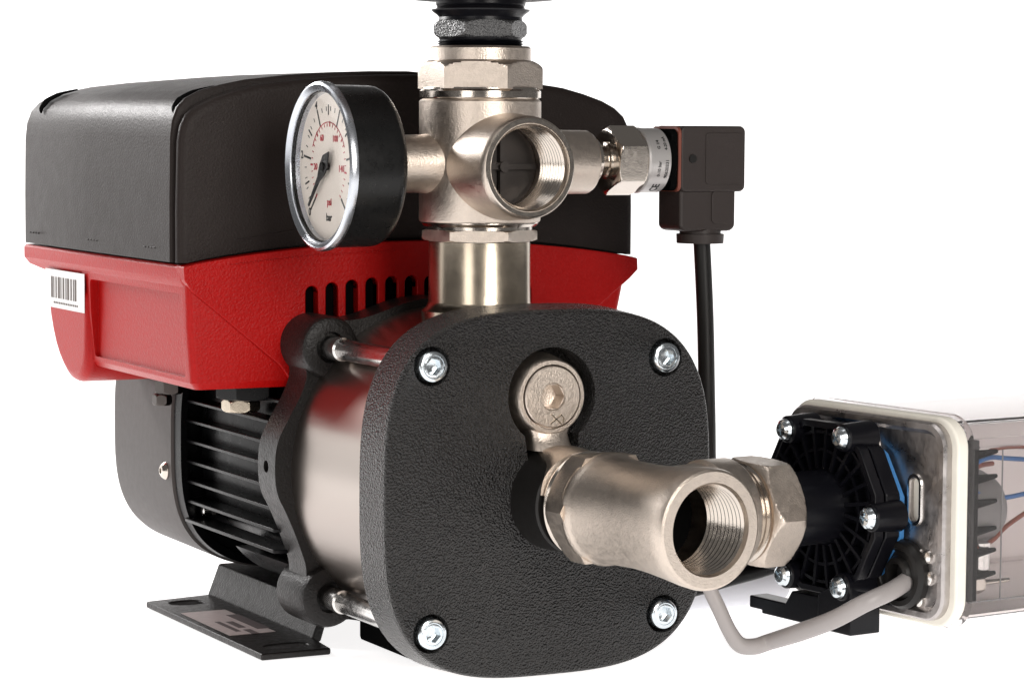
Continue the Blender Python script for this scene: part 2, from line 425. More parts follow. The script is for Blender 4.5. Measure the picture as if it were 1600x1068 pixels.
for a in ((-60, -54, 162, 200), (-71, -68.5, 160, 186), (-66.5, -63, 152, 163), (-66.5, -63, 168, 184)):
    nb = B(); box(nb, *a, -76.9, -76.72); merge(bm, nb)
finish('sticker_print', bm, 'sticker_ink', foot)
bm = B(); box(bm, -30, 40, 70, 120, -77, -58)
finish('foot_block', bm, 'deep_black', pump, bevel=2)

# --- red terminal box
bm = B()
def quadring(x0, x1, y0, y1, z, r=5):
    return [Vector((a, b, z)) for a, b in rrect(x0, x1, y0, y1, r, 5)]
ring_loft(bm, [quadring(-108, 109.5, 123, 346, 86.6, 5), quadring(-108.8, 110, 122.6, 346.6, 85.5, 5), quadring(-108.8, 109.6, 122.6, 346.4, 80.5, 5), quadring(-107.2, 106, 123, 343, 77.5, 5), quadring(-106, 103.5, 123.5, 325, 75.5, 5)], True)
body = B()
ring_loft(body, [quadring(-107.2, 104, 122.9, 262, 79, 3), quadring(-106.6, 100, 123.2, 262, 60, 3), quadring(-104.6, 99, 124, 262, 37, 3), quadring(-102, 97, 126, 260, 34, 3)])
# sunk panel in the left side
cb = B(); prism(cb, 'x', rrect(131, 249, 39, 74.5, 2.5, 4), -115, -103.0); body = cut(body, cb)
# pocket at the rear of the left side
pk = B(); P = [(250, 77), (250, 45), (253, 33), (262, 26.5), (274, 25), (284, 28), (297, 37), (306, 50), (311, 64), (314, 77)]
prism(pk, 'x', chaikin(P, 1), -108.0, -50)
red = B(); merge(red, bm)
cb = B(); front = []
for i in range(12):
    x = -51 + 9.35*i; zt = 76.5 + 4.0*(1-((x+4)/50)**2)
    q = [(x-2.9, 36), (x+2.9, 36)] + [(x + 2.9*math.cos(PI*k/10), zt-2.9 + 2.9*math.sin(PI*k/10)) for k in range(11)]
    c1 = B(); prism(c1, 'y', q, 110, 131.0); merge(cb, c1)
slot_bm = cb
cb0 = B(); me0 = bpy.data.meshes.new('t'); slot_bm.to_mesh(me0); cb0.from_mesh(me0); bpy.data.meshes.remove(me0)
red = cut(red, cb0)
redbox = finish('terminal_box', red, 'red', pump, bevel=1.2, sharp=30, label='red lower half of the control box')
finish('cable_pocket', pk, 'red', redbox, bevel=5, seg=4, sharp=30)
# front wall: two planes either side of diagonal creases, arched vents
arch = [(109-218*k/40, 86.2 + 9.4*math.sin(PI*k/40)**.8 if 0 < k < 40 else 86.2) for k in range(41)]
fr = B(); prism(fr, 'y', [(-66, 44), (-60, 36), (60, 36), (66, 47), (97, 71), (105, 77), (109.3, 81)] + arch + [(-108.6, 80.5), (-105, 75.5)], 121.6, 131)
slots = slot_bm
cb2 = B(); me_ = bpy.data.meshes.new('t'); slots.to_mesh(me_); cb2.from_mesh(me_); cb3 = B(); cb3.from_mesh(me_); bpy.data.meshes.remove(me_); slots.free()
fr = cut(fr, cb2); body = cut(body, cb3)
finish('front_wall', fr, 'red', redbox, bevel=.5, sharp=30)
finish('box_body', body, 'red', redbox, bevel=1.6, sharp=30)
bm = B(); box(bm, -58, 58, 127, 128, 38, 84); finish('vent_shade_backing', bm, 'deep_black', redbox)  # black sheet put in as the shade inside the vent slots
# embossed lip line
bm = B(); 
for s in range(34):
    x = -88 + 75*s/33; z = 83.5 + 8.0*math.sin(PI*(x+109)/218)**.8
    nb = B(); rr = random.uniform(.25, .6); box(nb, x-.9, x+.9, 121.2, 121.9, z-rr, z+rr); merge(bm, nb)
finish('embossed_ridge', bm, 'red', redbox, bevel=.2)
# barcode label on the pocket
bm = B(); box(bm, -108.25, -108.0, 253.5, 311, 58.5, 76.5)
lab = finish('label', bm, 'label', redbox, label='white barcode sticker')
bm = B(); y = 302
ws = [2.2, 1.0, 1.4, 2.6, 1.0, 2.0, 1.2, 2.6, 1.6, 1.0, 2.2]
for i, wd in enumerate(ws):
    nb = B(); box(nb, -108.42, -108.2, y-wd, y, 63.2 - .018*(302-y)*0, 73.2); merge(bm, nb); y -= wd + (2.2 if i % 3 else 1.3)
for i in range(14):
    nb = B(); box(nb, -108.42, -108.2, 298-2.6*i-1.4, 298-2.6*i, 60.6, 61.5); merge(bm, nb)
finish('barcode', bm, 'bar_ink', redbox)
# glands under the box
def gland(x, y, z, R, parent, h1=6, h2=7, m1='gloss_black', m2='machined', k=.84):
    bm = B(); hexa(bm, 'z', (x, y, 0), z-h1, z+2, R, 1.2, .3)
    g = finish('gland', bm, m1, parent, sharp=30)
    bm = B(); hexa(bm, 'z', (x-3.4, y, 0), z-h1-h2, z-h1, R*k, 1.6, .1); finish('gland_nut', bm, m2, g, sharp=30)
gland(-69, 150, 33.5, 14, pump, 6.5, 5.5, 'gloss_black', 'pipe_metal', .6); gland(-82, 213, 28.5, 6.4, pump, 4.5, 5, 'dark_metal', 'dark_metal', .7)

# --- black cover
half_p = [(-110, 87.6), (-110, 110), (-109.3, 139), (-108.2, 145.5), (-105.6, 150.5), (-101, 154.3), (-94.5, 157.4), (-85, 160.4), (-74.4, 163), (-56, 165.2), (-36, 166.9), (-18, 167.8)]
def arcbot(n=24, zb=87.6, x0=110, inset=0): return [(x0-2*x0*k/n, zb + 9.3*math.sin(PI*k/n)**.8) for k in range(1, n)]
cprof = half_p + [(0, 168.1)] + [(-x, z) for x, z in reversed(half_p)]
def shrink(P, d, zc=120):
    Q = []
    for x, z in P:
        Q.append((x*(1-d/110), z - d*(1 if z > 140 else (0 if z < 100 else (z-100)/40))))
    return Q
bot = arcbot()
def cov_ring(y, d): return [pt('y', x, z, y) for x, z in shrink(cprof, d) + [(x*(1-d/110), z) for x, z in bot]]
# front panel
bm = B(); ring_loft(bm, [cov_ring(133, 2.6), cov_ring(131.5, .9), cov_ring(129.5, .5), cov_ring(128, 1.0), cov_ring(127.1, 2.2), cov_ring(126.8, 4.4)])
cover = finish('box_cover', bm, 'black_plastic', pump, sharp=40, label='black plastic cover of the control box')
bm = B(); ring_loft(bm, [cov_ring(132.5, 2.6), cov_ring(135, 2.6)]); finish('cover_groove', bm, 'deep_black', cover)
sh_ = [(-110.2, 87.6), (-110.2, 112), (-109.8, 140), (-109, 147), (-106.8, 152.6), (-102.8, 156.6), (-96.5, 159.8), (-87, 162.4), (-76, 164.6), (-57, 166.8), (-37, 168.2), (-18, 168.9)]
sprof = sh_ + [(0, 169.1)] + [(-x, z) for x, z in reversed(half_p)]
def shell_ring(y, d): return [pt('y', x, z, y) for x, z in shrink(sprof, d) + [(80, 87.6), (0, 87.6), (-80, 87.6)]]
bm = B(); ring_loft(bm, [shell_ring(134.2, 1.4), shell_ring(134.5, .6), shell_ring(135.4, 0), shell_ring(240, 0), shell_ring(340, 1.5), shell_ring(344, 2.6), shell_ring(347, 6)])
shell = finish('cover_shell', bm, 'black_plastic', cover, sharp=28)
path = [Vector((x, 0, z)) for x, z in sprof[3:8]]
def along(f):
    L = [(path[i+1]-path[i]).length for i in range(len(path)-1)]; d = f*sum(L)
    for i, l in enumerate(L):
        if d <= l or i == len(L)-1: 
            tn = (path[i+1]-path[i]).normalized(); return path[i] + tn*min(d, l), Vector((-tn.z, 0, tn.x))
        d -= l
for y0, wd in ((137.2, 8.5), (318, 10)):
    bm = B(); rings = []
    for k in range(31):
        f = k/30; p_, n_ = along(.12 + .80*f); wv = wd*(4*f*(1-f))**.8 + .05
        rings.append([p_ + n_*.14 + Vector((0, y0, 0)), p_ + n_*.14 + Vector((0, y0+wv, 0)), p_ - n_*.6 + Vector((0, y0+wv, 0)), p_ - n_*.6 + Vector((0, y0, 0))])
    ring_loft(bm, rings); finish('slit_shade_strip', bm, 'deep_black', cover)  # no opening cut: a raised dark strip paints the shade of a slit
# small snap marks along the lower edge
for y in (322, 236, 160):
    bm = B()
    for k in range(4):
        nb = B(); box(nb, -110.5, -109.6, y-7+4*k, y-7+4*k+random.uniform(1.4, 3.2), 92.6, 93.3); merge(bm, nb)
    finish('snap_mark', bm, 'black_plastic', cover, bevel=.2)
bm = B(); nb = B()
prism(bm, 'y', [(-84, 96.5), (-52, 101.2), (-52, 101.9), (-84, 97.2)], 126.5, 127.2)
finish('snap_mark', bm, 'black_plastic', cover, bevel=.2)

# --- discharge pipe
bm = B(); lathe(bm, 'z', (0, 64, 0), [(56, 24.5), (69, 24), (71, 22), (73, 21.3), (97.8, 21.1), (97.8, 15)], 96)
finish('discharge_pipe', bm, 'pipe_metal', pump, sharp=35)

# ================================================================== CROSS FITTING
C0 = (0, 64, 0)
def slim(bm, k=.895):
    bmesh.ops.scale(bm, vec=(k, k, 1), verts=bm.verts, space=Matrix.Translation((0, -64, 0))); return bm
cross = thing('cross_fitting', 'nickel four-way cross fitting on top of the pump discharge, its threaded front port open', 'pipe fitting', (0, 64, 98))
yaw = 0.4765
bm = B(); hexa(bm, 'z', C0, 97.8, 103, 26.8, 1.0, -yaw+PI/6, lo=True)
finish('hex_nut', slim(bm), 'cast_nickel', cross, sharp=25)
bm = B(); lathe(bm, 'z', C0, [(102.8, 24.6), (104.2, 24.6), (104.2, 26), (105.4, 27.4), (106.2, 27.4)], 72)
finish('lock_ring', slim(bm), 'machined', cross, sharp=30)
parts = []
b1 = B(); lathe(b1, 'z', C0, [(105.4, 26.5), (106.2, 28), (107, 28.3), (155.6, 28.3), (156.3, 27.6), (156.8, 24)], 128); slim(b1); parts.append(b1)
b2 = B(); lathe(b2, 'y', (0, 0, 129), [(64, 21.8), (36, 21.8), (22.6, 20.9), (20.2, 20.6), (19.3, 19.9), (19.0, 19.2), (19.0, 5)], 96); parts.append(b2)
b3 = B(); lathe(b3, 'x', (0, 64, 130), [(-20, 12.6), (-27, 12.0), (-46, 11.6), (-47, 10.6), (-47, 3)], 64)
b4 = B(); lathe(b4, 'x', (0, 64, 130.5), [(20, 13.8), (49.5, 13.4), (50.8, 12.6), (50.8, 3)], 64)
out = B()
for b in parts:
    c = B(); lathe(c, 'y', (0, 0, 129), [(10, 17.6), (19.8, 17.6), (21, 16.9), (62, 16.9)], 96)
    merge(out, cut(b, c))
merge(out, b3); merge(out, b4)
finish('cross_body', out, 'cast_nickel', cross, sharp=33)
def inner_thread(axis, c, t0, t1, r, pitch, sgn=1, seg=96):
    pr = []; n = int(abs(t1-t0)/pitch)
    for k in range(n):
        t = t0 + sgn*k*pitch
        pr += [(t, r+.05), (t+sgn*pitch*.42, r-1.0), (t+sgn*pitch*.58, r-1.0)]
    pr += [(t0+sgn*n*pitch, r+.05), (t0+sgn*n*pitch, r+.6), (t0, r+.6)]
    bm = B(); lathe(bm, axis, c, pr, seg, cap=False, close=True); return bm
finish('inner_thread', inner_thread('y', (0, 0, 129), 21.2, 44, 17.0, 2.3), 'machined', cross, sharp=20)
bm = B(); lathe(bm, 'y', (0, 0, 129), [(18.9, 20.0), (18.7, 19.6), (18.7, 18.0), (19.6, 17.5), (20.4, 17.5), (20.4, 18.6)], 96, cap=False, close=True)
finish('port_rim', bm, 'machined', cross, sharp=25)
bm = B(); lathe(bm, 'y', (0, 0, 129), [(46, 16.8), (48, 16.8), (48, 6), (60, 6)], 48); nb = B(); lathe(nb, 'y', (0, 0, 129), [(41, 2.2), (48, 2.2)], 20); merge(bm, nb); nb = B(); box(nb, -15.5, 15.5, 43, 45, 127.9, 130.1); merge(bm, nb); nb = B(); box(nb, -1.1, 1.1, 43.2, 45.2, 113.5, 144.5); merge(bm, nb); finish('check_valve', bm, 'dark_metal', cross)
bm = B(); lathe(bm, 'z', C0, [(156.4, 27.5), (157.2, 28.2), (159.8, 28.2), (160.6, 27.2), (161.3, 27)], 96); finish('seat_ring', slim(bm), 'machined', cross, sharp=25)
bm = B(); hexa(bm, 'z', C0, 160.8, 172.4, 29.0, 3.6, -yaw+PI/6-.07, lo=False); lathe(bm, 'z', C0, [(171, 24.4), (172.6, 23.4), (177.4, 23.4), (178.3, 22.6), (178.3, 17)], 96)
finish('hex_nut', slim(bm), 'cast_nickel', cross, sharp=22)

# ================================================================== TANK and black nipple above
tank = thing('tank_connection', 'black threaded nipple and underside of a dark tank at the top edge of the picture', 'tank', (0, 64, 178))
bm = B()
pr = [(176, 19.4)]
for k in range(3): pr += [(178.3+1.0*k, 20.0), (178.8+1.0*k, 18.9)]
pr += [(182, 19.5)]
lathe(bm, 'z', C0, pr, 64)
finish('thread', slim(bm), 'ribbed', tank, sharp=20)
bm = B(); hexa(bm, 'z', C0, 181.4, 189.2, 21.9, 2.6, -yaw+PI/6+.2, ncut=8)
finish('hex_nut', slim(bm), mat('knurled_black', (.05, .05, .052), .25, 0, spec=1.0, bump=.9, bscale=1100, rvar=.1, cscale=600), tank, sharp=25)
bm = B(); lathe(bm, 'z', C0, [(189, 19.4), (190.2, 19.2), (191.2, 20.2), (192.8, 22.6), (193.4, 22.8), (193.6, 20.6), (194.6, 20.2), (195.6, 20.8), (199, 20.8)], 64)
finish('thread', slim(bm), 'ribbed', tank, sharp=25)
bm = B(); lathe(bm, 'z', C0, [(197.4, 12), (197.0, 26), (197.6, 34), (199, 40), (202, 46), (210, 58), (235, 84), (262, 100), (300, 104), (330, 98), (345, 60), (348, 5)], 128)
finish('tank_shell', slim(bm), 'tank', tank, sharp=40)

# ================================================================== PRESSURE GAUGE
gauge = thing('pressure_gauge', 'round black-cased pressure gauge with cream dial, left of the cross fitting', 'gauge', (-47, 64, 129.3))
GX = -72.6; gc = (0, 64, 129)
bm = B(); pr = [(GX+2, 30.2), (GX+3.0, 31.8), (-51.5, 31.6)]
for k in range(1, 6): t = k/5*PI/2; pr.append((-51.5+5*math.sin(t), 31.6-5*(1-math.cos(t))))
pr += [(-46.3, 12)]
cs = B(); lathe(cs, 'x', gc, pr, 128)
cb = B(); lathe(cb, 'x', gc, [(GX-5, 29.2), (GX+6.4, 28.9)], 96); cs = cut(cs, cb)
finish('case', cs, 'gauge_black', gauge, sharp=35)
bm = B(); lathe(bm, 'x', gc, [(GX+3.4, 31.9), (GX+3.2, 33.0), (GX+1.6, 33.2), (GX+.3, 32.7), (GX-.2, 31.8), (GX+.2, 31.0), (GX+.9, 30.2), (GX+1.1, 29.4), (GX+5.4, 28.6), (GX+6.2, 28.4), (GX+6.2, 29.2)], 128, cap=False, close=True)
finish('bezel', bm, 'clear_ring', gauge, sharp=35)
bm = B(); lathe(bm, 'x', gc, [(GX+5.9, 28.7), (GX+5.2, 28.7), (GX+5.2, .1)], 96); 
DX = GX+5.2
finish('dial', bm, 'dial', gauge, sharp=30)
def dmat(r, a, lift=.15, rot=0.):        # a in degrees clockwise from the top, dial seen from -x (right = -y)
    t = math.radians(a); p = Vector((DX-lift, 64 - r*math.sin(t), 129 + r*math.cos(t)))
    c, s = math.cos(rot), math.sin(rot)
    xr = Vector((0, -c, -s*1.0)); yr = Vector((0, -s*-1.0*-1, c))
    return frame(p, (0, -c, s), (0, s, c), (-1, 0, 0))
def tick(bm, r0, r1, a, wd):
    nb = B(); t = math.radians(a); u = Vector((0, -math.sin(t), math.cos(t))); v = Vector((0, -math.cos(t), -math.sin(t)))
    c = Vector((DX-.05, 64, 129)); rings = []
    for lift in (0, -.12): rings.append([c+Vector((lift, 0, 0)) + q for q in (u*r0+v*wd/2, u*r1+v*wd/2, u*r1-v*wd/2, u*r0-v*wd/2)])
    ring_loft(nb, rings); merge(bm, nb)
bm = B(); lathe(bm, 'x', gc, [(GX+1.4, .1), (GX+1.4, 29.3), (GX+2.2, 29.3), (GX+2.2, .1)], 96); finish('gauge_glass', bm, 'glass', gauge, sharp=30)
bk = B(); rd = B()
for i in range(51):
    a = -135 + 270*i/50
    if i % 10 == 0: tick(bk, 17.5, 24.5, a, .75)
    elif i % 5 == 0: tick(bk, 20, 24, a, .65)
    elif i % 2 == 0: tick(bk, 21.6, 23.4, a, .3)
for i in range(30):
    a = -135 + 270*i/29
    tick(rd, 15.5, 17.6 if i % 5 == 0 else 16.8, a, .7 if i % 5 == 0 else .3)
for i in range(40):
    a = -62 + 124*i/39; tick(rd, 17.0, 17.35, a, 1.2)
for i, s in enumerate(('0', '2', '4', '6', '8', '10')):
    merge(bk, text_mesh(s, 4.4, dmat(26.4 if i not in (0, 5) else 26, -135+54*i), .08))
for i, s in enumerate(('20', '60', '100', '140')):
    merge(rd, text_mesh(s, 3.6, dmat(12.6, -92+62*i), .07))
merge(bk, text_mesh('bar', 4.2, dmat(20.0, 178), .08)); merge(rd, text_mesh('psi', 4.0, dmat(14.0, 176), .07))
finish('black_scale', bk, 'ink', gauge); finish('red_scale', rd, 'red_ink', gauge)
nd = B()
t = math.radians(-137); u = Vector((0, -math.sin(t), math.cos(t))); v = Vector((0, -math.cos(t), -math.sin(t))); c = Vector((DX-2.0, 64, 129))
for pts_ in ([(-8, 0), (-3, 3.2), (2, 3.0), (7, 1.3), (21.5, .55), (21.5, -.55), (7, -1.3), (2, -3.0), (-3, -3.2)],):
    ring_loft(nd, [[c+Vector((h, 0, 0))+u*a+v*b_ for a, b_ in pts_] for h in (0, -.5)])
needle = finish('needle', nd, 'ink', gauge, bevel=.1)
bm = B(); lathe(bm, 'x', gc, [(DX-.1, 1.6), (DX-3.2, 1.6), (DX-3.2, .1)], 20); finish('hub', bm, 'gauge_black', needle)

for ch_ in gauge.children:
    pass
gauge.scale = (1.035, 1.035, 1.035)

# ================================================================== PRESSURE SENSOR with connector and cable
sen = thing('pressure_sensor', 'hexagonal pressure sensor with square black plug and hanging black cable, right of the cross fitting', 'sensor', (51, 64, 131))
sc = (0, 64, 131.2)
bm = B(); lathe(bm, 'x', sc, [(48, 7.6), (52.0, 7.6), (52.6, 9.2), (54.0, 9.2), (54.6, 6.9), (58, 6.7), (58.4, 7.8), (60, 8.0), (60, 10)], 56)
finish('threaded_neck', bm, 'machined', sen, sharp=25)
bm = B(); hexa(bm, 'x', sc, 59.5, 74, 14.9, 1.7, .1); finish('hex_body', bm, 'machined', sen, sharp=22)
bm = B(); lathe(bm, 'x', sc, [(73.6, 13.6), (74.4, 14.0), (75.6, 14.0), (75.8, 13.8), (84, 13.8), (84.4, 13.4), (84.4, 5)], 80)
sl = finish('sensor_sleeve', bm, 'silver_label', sen, sharp=25, label='silver sleeve printed with small lettering')
# print on the sleeve: wrap flat lettering round the cylinder
def wrap(bm, x0, ang0, r):
    for vtx in bm.verts:
        x, y, z = vtx.co; a = ang0 + y/r
        vtx.co = Vector((x0 + x, 64 - (r+z)*math.cos(a), 131.2 + (r+z)*math.sin(a)))
    return bm
I4 = Matrix.Identity(4)
pm = B()
def tv(s, size, x, ang, bold=.05, rot=PI/2):
    b = text_mesh(s, size, Matrix.Rotation(rot, 4, 'Z'), bold); merge(pm, wrap(b, x, ang, 13.85))
tv('CE', 4.8, 79.6, math.radians(-58), .12); tv('90620331', 2.1, 82.2, math.radians(-15)); tv('0-10 bar', 2.0, 78.6, math.radians(-15)); tv('G 1/4', 1.9, 78.6, math.radians(30)); tv('4-20 mA', 1.9, 82, math.radians(33))
finish('print', pm, 'ink', sen)
bm = B(); lathe(bm, 'x', sc, [(85.2, 12.4), (86, 12.8), (88, 13.0), (88, 4)], 64); prism(bm, 'x', rrect(64-10, 64+11.5, 131.5-13.2, 131.5+13.2, 3.5), 86.2, 89.6)
finish('plug_base', bm, 'deep_black', sen, bevel=.4)
bm = B(); prism(bm, 'x', rrect(64-10.6, 64+12, 131.8-13.9, 131.8+13.9, 3), 89.4, 90.8); finish('seal', bm, 'brown_gasket', sen)
bm = B(); prism(bm, 'y', rrect(90.8, 123.2, 117.8, 146.0, 2.6), 53.5, 76)
plugb = finish('plug_housing', bm, 'connector', sen, bevel=1.0)
bm = B(); lathe(bm, 'y', (0, 0, 0), [(52.9, 1.8), (53.8, 1.8)], 16); bmesh.ops.translate(bm, verts=bm.verts, vec=(96.5, 0, 132)); finish('moulded_dot', bm, 'smooth_black', plugb)
bm = B(); prism(bm, 'y', rrect(103, 121.4, 121, 143, 1.5), 53.1, 53.6); finish('raised_panel', bm, 'connector', plugb, bevel=.15)
bm = B(); prism(bm, 'y', [(91.4, 119), (91.4, 102.6), (93.6, 100.8), (117.2, 100.8), (119.4, 102.6), (119.4, 119)], 55, 74); finish('cable_outlet', bm, 'connector', sen, bevel=1.6, seg=3)
bm = B(); prism(bm, 'y', rrect(107, 118, 104, 118, 2), 54.4, 55.6); finish('raised_panel', bm, 'connector', sen, bevel=.3)
bm = B(); lathe(bm, 'z', (107, 64, 0), [(95.4, 7.4), (95.4, 10.2), (99.4, 10.4), (99.6, 9), (102, 9)], 40); finish('gland_nut', bm, 'connector', sen, sharp=30)
bm = B(); tube(bm, [(107.4, 64, 101), (108.2, 64, 92), (110.2, 64, 60), (111.6, 64, 20), (113.2, 64, -12), (119, 62, -34), (134, 55, -43), (150, 48, -45)], 3.7, 20)
finish('cable', bm, 'smooth_black', sen)

# ================================================================== INLET TEE
TA = math.radians(6)
TF = Matrix.Translation((10.4, -70.6, -2.2)) @ Matrix.Rotation(TA, 4, 'Z')     # local frame: x = branch, y = back to the pump
tee = thing('inlet_tee', 'nickel tee fitting reaching out from the front plate, its threaded mouth open toward the viewer', 'pipe fitting', (10.4, -70.6, -2.2), TA)
def tl(name, bm, m, parent=None, **k): return finish(name, bm, m, parent or tee, world=TF, **k)
o3 = (0, 0, 0)
bm = B(); lathe(bm, 'y', o3, [(50.4, 19.4), (50.0, 20.9), (48.9, 21.2), (47.8, 20.4), (46.8, 19.6), (46.8, 10)], 96); tl('union_rim', bm, 'machined', sharp=25)
bm = B(); hexa(bm, 'y', o3, 34.0, 48.0, 23.8, 5.0, PI/6, ncut=10, lo=False); tl('union_hex', bm, 'cast_nickel', sharp=22)
mainb = B(); lathe(mainb, 'y', o3, [(48, 18), (38.4, 20.4), (36.4, 21.9), (34.2, 22.2), (32.6, 21.5), (30.5, 20.8), (10, 20.2), (0, 20.6), (-12, 21.6), (-22, 22.6), (-28, 22.9), (-29.6, 22.5), (-30.2, 21.6), (-30.2, 5)], 128)
brb = B(); lathe(brb, 'x', o3, [(0, 12), (0, 19.6), (10, 20.2), (18, 20.4), (19, 21.7), (30.5, 21.7), (31.6, 21.0), (31.6, 8)], 112)
out = B()
for b in (mainb, brb):
    c = B(); lathe(c, 'y', o3, [(-36, 17.6), (-30.0, 17.6), (-28.6, 16.9), (12, 16.9)], 96); out2 = cut(b, c)
    merge(out, out2)
tl('tee_body', out, 'cast_nickel', sharp=33)
tl('inner_thread', inner_thread('y', o3, -28.4, -4, 17.0, 2.3), 'machined', sharp=20)
bm = B(); lathe(bm, 'y', o3, [(4, 16.8), (8, 16.8), (8, 6), (11, 6)], 48); tl('bore_shade_insert', bm, 'deep_black')  # black disc put in as the shade deep inside the bore
pr = [(31, 17)]
for k in range(3): pr += [(31.6+2.2*k, 17.8), (32.6+2.2*k, 19.4)]
pr += [(38.6, 17.5), (40, 17.5)]
bm = B(); lathe(bm, 'x', o3, pr, 80); tl('outer_thread', bm, 'machined', sharp=20)
bm = B(); hexa(bm, 'x', o3, 38.4, 54.0, 22.8, 3.6, PI/6+.05, ncut=8); tl('branch_hex', bm, 'cast_nickel', sharp=22)

# ================================================================== VALVE ACTUATOR / CONTROL UNIT
unit = thing('flow_switch', 'flow switch with black ribbed flange, cast aluminium plate and smoky clear cover', 'flow switch', (10.4, -70.6, -2.2), TA)
def ul(name, bm, m, parent=None, **k): return finish(name, bm, m, parent or unit, world=TF, **k)
TF2 = TF @ Matrix.Translation((3, 12.4, -1.0))
def pl_(name, bm, m, parent=None, **k): return finish(name, bm, m, parent or unit, world=TF2, **k)
uc = (-2.5, 0.0)       # y, z of the flange centre
hexv = [(uc[0]+39.0*math.cos(k*PI/3), uc[1]+38*math.sin(k*PI/3)) for k in range(6)]
bm = B(); prism(bm, 'x', chaikin(hexv, 1), 79, 86.2)
lathe(bm, 'x', (0, uc[0], uc[1]), [(52, 14.5), (74, 14.5), (79.5, 16.5)], 56)
flange = ul('flange', bm, 'ribbed', bevel=.8, label='black ribbed flange')
bm = B()
ring = chaikin([(uc[0]+39*math.cos(k*PI/3), uc[1]+39*math.sin(k*PI/3)) for k in range(6)], 1)
rin = chaikin([(uc[0]+36*math.cos(k*PI/3), uc[1]+36*math.sin(k*PI/3)) for k in range(6)], 1)
ring_loft(bm, [[pt('x', a, b, 78) for a, b in ring], [pt('x', a, b, 73.5) for a, b in ring], [pt('x', a, b, 73.5) for a, b in rin], [pt('x', a, b, 78) for a, b in rin]], cap=False, close=True)
ul('flange_wall', bm, 'ribbed', flange, bevel=.4)
for k in range(24):
    a = 2*PI*k/24 + .1; c, s = math.cos(a), math.sin(a); bm = B()
    L1 = 33; w_ = .7
    pts4 = [(uc[0]+15*c-w_*s, uc[1]+15*s+w_*c), (uc[0]+L1*c-w_*s, uc[1]+L1*s+w_*c), (uc[0]+L1*c+w_*s, uc[1]+L1*s-w_*c), (uc[0]+15*c+w_*s, uc[1]+15*s-w_*c)]
    prism(bm, 'x', pts4, 74.6, 79); ul('rib', bm, 'ribbed', flange)
for r in (22.5, 29.5):
    bm = B(); lathe(bm, 'x', (0, uc[0], uc[1]), [(79, r-.6), (75.2, r-.6), (75.2, r+.6), (79, r+.6)], 56, cap=False, close=True); ul('ring_rib', bm, 'ribbed', flange)
for k in range(6):
    a = k*PI/3; y, z = uc[0]+34*math.cos(a), uc[1]+33.5*math.sin(a)
    bm = B(); lathe(bm, 'x', (0, y, z), [(85, 6.2), (71.6, 5.4), (71.2, 4.8), (71.2, 2)], 32); ul('screw_boss', bm, 'ribbed', flange, sharp=30)
    bm = B(); lathe(bm, 'x', (0, y, z), [(72, 4.1), (70.2, 4.4), (69.0, 3.9), (68.1, 2.7), (67.8, .1)], 28)
    for q in (.4+k, .4+k+PI/2):
        cb = B(); c, s = math.cos(q), math.sin(q)
        prism(cb, 'x', [(y+2.2*c-.5*s, z+2.2*s+.5*c), (y-2.2*c-.5*s, z-2.2*s+.5*c), (y-2.2*c+.5*s, z-2.2*s-.5*c), (y+2.2*c+.5*s, z+2.2*s-.5*c)], 66, 69.2); bm = cut(bm, cb)
    ul('screw', bm, 'zinc', flange, sharp=30)
# blue gasket
bm = B(); prism(bm, 'x', chaikin([(uc[0]-12.0+39.2*math.cos(k*PI/3), uc[1]+36.4*math.sin(k*PI/3)) for k in range(6)], 1), 83.2, 85.4); pl_('gasket', bm, 'blue')
# mounting lugs below the flange
bm = B(); prism(bm, 'x', [(43, -41.6), (43, -46.6), (35, -46.6), (35, -48), (-6, -48), (-6, -36), (16, -36), (20, -41.6)], 76, 85)
ul('mounting_ledge', bm, 'ribbed', flange, bevel=.6)
bm = B(); prism(bm, 'x', [(-5, -34), (-5, -47.5), (-25, -47.5), (-25, -28), (-15, -28)], 72, 87)
ul('mounting_block', bm, 'ribbed', flange, bevel=.6)
# aluminium plate
pl = rrect(-72, 22, -38, 38, 10, 8)
bm = B(); ring_loft(bm, [[pt('x', a, b, 90) for a, b in pl], [pt('x', a, b, 85.6) for a, b in pl], [pt('x', a, b, 84.6) for a, b in rrect(-71.2, 21.2, -37.2, 37.2, 9.4, 8)],
     [pt('x', a, b, 84.6) for a, b in rrect(-69, 19, -35, 35, 8, 8)], [pt('x', a, b, 87) for a, b in rrect(-67.2, 17.2, -33.2, 33.2, 7, 8)]])
cb = B(); prism(cb, 'x', rrect(-55.6, -50.8, -1, 15.5, 2.35), 80, 88.6); bm = cut(bm, cb)
aplate = pl_('mounting_plate', bm, 'alu', sharp=35, label='cast aluminium plate with rounded corners')
o1 = rrect(-57.6, -48.8, -3.2, 17.7, 4.3); i1 = rrect(-56, -50.4, -1.4, 15.9, 2.7)
bm = B(); ring_loft(bm, [[pt('x', a, b, 87.2) for a, b in o1], [pt('x', a, b, 86.2) for a, b in rrect(-57.1, -49.3, -2.7, 17.2, 3.8)], [pt('x', a, b, 86.2) for a, b in i1], [pt('x', a, b, 88) for a, b in i1]], cap=False, close=True)
pl_('slot_rim', bm, 'alu_bright', aplate, sharp=40)
# wavy cast ridge beside the gasket
bm = B(); tube(bm, [(86.8, -26, 33), (86.6, -30, 28), (86.6, -32.5, 20), (86.6, -37, 12), (86.6, -39.5, 0), (86.6, -43, -8), (86.8, -44, -12)], 1.5, 12); pl_('cast_ridge', bm, 'alu_bright', aplate)
for y, z in ((-56, -14), (-61, -14), (-62, -22), (-57, -31)):
    bm = B(); lathe(bm, 'x', (0, y, z), [(88, 3.2), (85.8, 2.6), (85.4, 1.6), (85.4, .1)], 20); pl_('cast_bump', bm, 'alu_bright', aplate)
